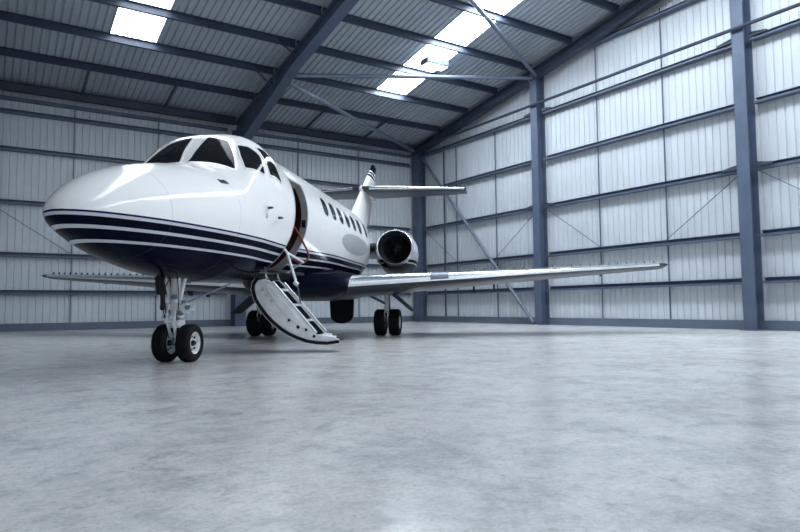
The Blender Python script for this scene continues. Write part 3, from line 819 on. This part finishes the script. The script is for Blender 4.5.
def tsec(s, y, a=0., b=1., grow=0.):
    c = tte(y) - tle(y); res = []
    for u, h in foil(c, .10, 18):
        if a * c - 1e-6 <= u <= b * c + 1e-6: res.append((s * y, tle(y) - XM + u, TZ + .012 * y + h + grow * (1 if h >= 0 else -1)))
    return res
for s in (1, -1):
    rows = [tsec(s, y) for y in [.02 + 3.04 * k / 12 for k in range(13)]]
    for dy, k in ((.03, .8), (.05, .3)):
        q = tsec(s, 3.06 + dy); cz = sum(p[2] for p in q) / len(q); rows.append([(p[0], p[1], cz + (p[2] - cz) * k) for p in q])
    t = MB().grid(rows, True, True).build('tailplane', 'wing', jet, smooth=30)
    MB().grid([tsec(s, .25 + 2.8 * k / 8, 0, .035, .004) for k in range(9)]).build('leading_edge', 'chrome', t, smooth=60)
    MB().grid([tsec(s, .3 + 2.5 * k / 6, .66, 1.0, .004) for k in range(7)], True, True).build('elevator', 'wing', t, smooth=30)

# ---- landing gear
def wheel(parent, c, rad, wid, hubr, face):
    """tyre with rounded shoulders and tread grooves; hub with bolts; face = +1/-1 outer side along y"""
    c = Vector(V3(*c)); h = wid / 2
    prof = [(-h * .62, hubr), (-h * .9, hubr + .015), (-h, rad * .78), (-h * .93, rad * .9), (-h * .72, rad * .975), (-h * .45, rad)]
    for g in (-.27, .0, .27):
        prof += [((g - .06) * h * 1.6, rad), ((g - .045) * h * 1.6, rad - .008), ((g + .045) * h * 1.6, rad - .008), ((g + .06) * h * 1.6, rad)]
    prof += [(h * .45, rad), (h * .72, rad * .975), (h * .93, rad * .9), (h, rad * .78), (h * .9, hubr + .015), (h * .62, hubr)]
    t = MB().lathe(prof, c, (1, 0, 0), 48, True).build('tire', 'rubber', parent, smooth=35)
    for f in (1, -1):
        hb = MB().lathe([(h * .35 * f, .0), (h * .38 * f, hubr * .35), (h * .30 * f, hubr * .55), (h * .35 * f, hubr * .80), (h * .72 * f, hubr * .93), (h * .86 * f, hubr * 1.02), (h * .80 * f, hubr * 1.08), (h * .5 * f, hubr * 1.04)], c, (1, 0, 0), 40)
        hbo = hb.build('wheel_hub', 'hub', t, smooth=35)
    # dark vents and cap on the outer hub face
    for f in (1, -1):
        for k in range(7):
            a = 2 * PI * k / 7
            p = c + Vector((h * .345 * f, math.cos(a) * hubr * .64, math.sin(a) * hubr * .64))
            MB().lathe([(0, hubr * .12), (.012 * f, hubr * .12), (.013 * f, 0)], p, (1, 0, 0), 10).build('vent_hole', 'black', t, smooth=40)
        MB().lathe([(0, hubr * .30), (.03 * f, hubr * .26), (.045 * f, hubr * .14), (.05 * f, 0)], c + Vector((h * .36 * f, 0, 0)), (1, 0, 0), 16).build('hub_cap', 'black', t, smooth=40)
    return t
# nose gear
ng = MB()
ng.tube([V3(2.12, 0, 1.12), V3(2.13, 0, .72)], .062, 16).tube([V3(2.13, 0, .74), V3(2.13, 0, .58)], .085, 16).tube([V3(2.13, 0, .585), V3(2.13, 0, .545)], .10, 16)
nose_leg = ng.build('nose_landing_gear', 'gearwhite', jet, smooth=40)
nose_leg['label'] = 'white nose landing gear leg with twin wheels'
MB().tube([V3(2.13, 0, .56), V3(2.15, 0, .23)], .048, 16).build('oleo_strut', 'oleo', nose_leg, smooth=40)
MB().tube([V3(2.15, -.20, .232), V3(2.15, .20, .232)], .03, 12).build('axle', 'galv', nose_leg, smooth=40)
MB().box(-.075, .075, 2.06 - XM, 2.24 - XM, .42, .52).build('fork_collar', 'gearwhite', nose_leg, bevel=.02)
mb = MB()
for s in (1, -1):
    mb.tube([V3(2.13, s * .13, 1.08), V3(2.12, s * .09, .90), V3(2.12, s * .065, .76)], [.022, .022, .018], 8)
    mb.tube([V3(2.02, s * .10, 1.08), V3(2.07, s * .06, .80)], .016, 8)
mb.build('side_brace', 'gearwhite', nose_leg, smooth=40)
mb = MB()
for a, b_ in (((2.05, .05, .72), (1.99, .05, .50)), ((2.05, -.05, .72), (1.99, -.05, .50)), ((1.99, .04, .50), (2.08, .03, .30)), ((1.99, -.04, .50), (2.08, -.03, .30))):
    mb.beam(V3(*a), V3(*b_), .018, .035)
mb.tube([V3(1.99, -.07, .50), V3(1.99, .07, .50)], .016, 8)
mb.build('torque_link', 'gearwhite', nose_leg)
mb = MB().tube([V3(2.10, -.15, .68), V3(2.10, .17, .68)], .042, 12).tube([V3(2.05, .12, .64), V3(2.09, .26, .66)], .035, 10).box(.05, .17, 2.04 - XM, 2.16 - XM, .60, .70)
mb.build('steering_actuator', 'gearwhite', nose_leg, smooth=40)
mb = MB()
for y, z, r in ((.20, .67, .03), (.10, .60, .028), (-.06, .62, .03), (.02, .80, .03), (.06, .54, .02), (-.09, .56, .022), (.14, .74, .02)):
    mb.lathe([(-.035, 0), (-.03, r), (.03, r), (.035, 0)], V3(2.05, y, z), (0, 1, 0), 12)
mb.build('fitting', 'galv', nose_leg, smooth=40)
mb = MB()
for p in (((2.04, .06, 1.05), (2.0, .10, .85), (2.02, .09, .66), (2.03, .05, .5)), ((2.06, -.04, 1.05), (1.99, -.10, .86), (2.0, -.09, .6), (2.06, -.05, .45)), ):
    mb.tube([V3(*q) for q in p], .006, 6)
mb.build('hydraulic_hose', 'black', nose_leg, smooth=40)
MB().tube([V3(2.25, .10, .74), V3(2.9, .36, .98)], .012, 8).build('drag_link', 'galv', nose_leg, smooth=40)
mb = MB().tube([V3(1.97, -.09, 1.12), V3(1.96, -.095, .98), V3(1.96, -.08, .70)], .03, 10).lathe([(0, .038), (-.05, .034), (-.07, 0)], V3(1.96, -.08, .70), (0, 0, 1), 12)
mb.build('door_rod', 'black', nose_leg, smooth=40)
mb = MB().prism([(2.25 - XM, 1.06), (2.75 - XM, 1.04), (2.6 - XM, .86), (2.3 - XM, .84)], 0, -.36, -.33)
mb.build('gear_door', 'black', nose_leg)
for s in (1, -1):
    wheel(nose_leg, (2.15, s * .155 + .02, .232), .232, .18, .128, s)
# main gear
for s in (1, -1):
    y = 1.5 * s
    leg = MB().tube([V3(8.9, y, 1.05), V3(8.97, y, .60)], .06, 14).tube([V3(8.97, y, .66), V3(8.98, y, .52)], .078, 14).build('main_landing_gear', 'gearwhite', jet, smooth=40)
    leg['label'] = 'main landing gear leg under the port wing' if s > 0 else 'main landing gear leg under the starboard wing'
    MB().tube([V3(8.975, y, .55), V3(9.0, y, .30)], .045, 14).build('oleo_strut', 'oleo', leg, smooth=40)
    MB().tube([V3(9.0, y - .2, .30), V3(9.0, y + .2, .30)], .035, 12).build('axle', 'galv', leg, smooth=40)
    mb = MB()
    for d in (.045, -.045):
        mb.beam(V3(8.90, y + d, .62), V3(8.80, y + d, .46), .016, .04); mb.beam(V3(8.80, y + d, .46), V3(8.93, y + d, .32), .016, .04)
    mb.build('torque_link', 'gearwhite', leg)
    MB().tube([V3(8.95, y, .70), V3(8.95, y - s * .55, .98)], .03, 10).build('side_brace', 'galv', leg, smooth=40)
    MB().tube([V3(8.88, y + s * .05, .95), V3(8.86, y + s * .07, .70), V3(8.88, y + s * .06, .45)], .009, 6).build('brake_hose', 'black', leg, smooth=40)
    # outboard gear door hanging at a slant
    a = Vector(V3(8.55, y + s * .14, .93)); b_ = Vector(V3(8.55, y + s * .60, .54)); L = Vector((0, .75, 0))
    nrm = (b_ - a).cross(L).normalized() * .022
    MB().grid([[a, b_, b_ + L * .7 + Vector((0, .12, 0)), a + L], [a + nrm, b_ + nrm, b_ + L * .7 + Vector((0, .12, 0)) + nrm, a + L + nrm]], True, True).build('gear_door', 'steel_dark', leg)
    for d in (.165, -.165):
        wheel(leg, (9.0, y + d, .30), .30, .25, .14, 1 if d > 0 else -1)

# ==================================================================== LIGHT
w = D.worlds.new('sky'); bpy.context.scene.world = w; w.use_nodes = True
bg = w.node_tree.nodes['Background']; bg.inputs['Color'].default_value = (.80, .89, 1.0, 1); bg.inputs['Strength'].default_value = .15
def area(name, loc, target, sx, sy, power, col=(.82, .91, 1.0)):
    l = D.lights.new(name, 'AREA'); l.shape = 'RECTANGLE'; l.size = sx; l.size_y = sy; l.energy = power; l.color = col
    o = D.objects.new(name, l); C.objects.link(o); o.location = loc
    o.rotation_euler = (Vector(target) - Vector(loc)).to_track_quat('-Z', 'Y').to_euler()
    return o
# daylight lamp for the assumed front door, added fill lamp at the left opening
area('front_door_daylight', W(1.2, R0 + .4, 3.4), W(3.0, 10, 2.2), 19, 6.2, 480)
area('left_door_daylight', W(B0 + .3, -2, 3.7), W(8, 3, 2.8), 20, 6.8, 260)

# ==================================================================== CAMERA
cam = D.cameras.new('camera'); co = D.objects.new('camera', cam); C.objects.link(co)
F_PX, PITCH, ROLL = 630.616502, 0.0637812637, -9.45388093e-03
cam.sensor_fit = 'HORIZONTAL'; cam.sensor_width = 36; cam.lens = 36 * F_PX / 800
cam.clip_start = .05; cam.clip_end = 300
co.matrix_world = Matrix.Translation((0, 0, .66)) @ Matrix.Rotation(PI / 2 + PITCH, 4, 'X') @ Matrix.Rotation(ROLL, 4, 'Z')
sc = bpy.context.scene
sc.camera = co
sc.view_settings.view_transform = 'Standard'; sc.view_settings.look = 'None'
sc.view_settings.gamma = 1; sc.view_settings.use_curve_mapping = False
sc.view_settings.exposure = 0.06
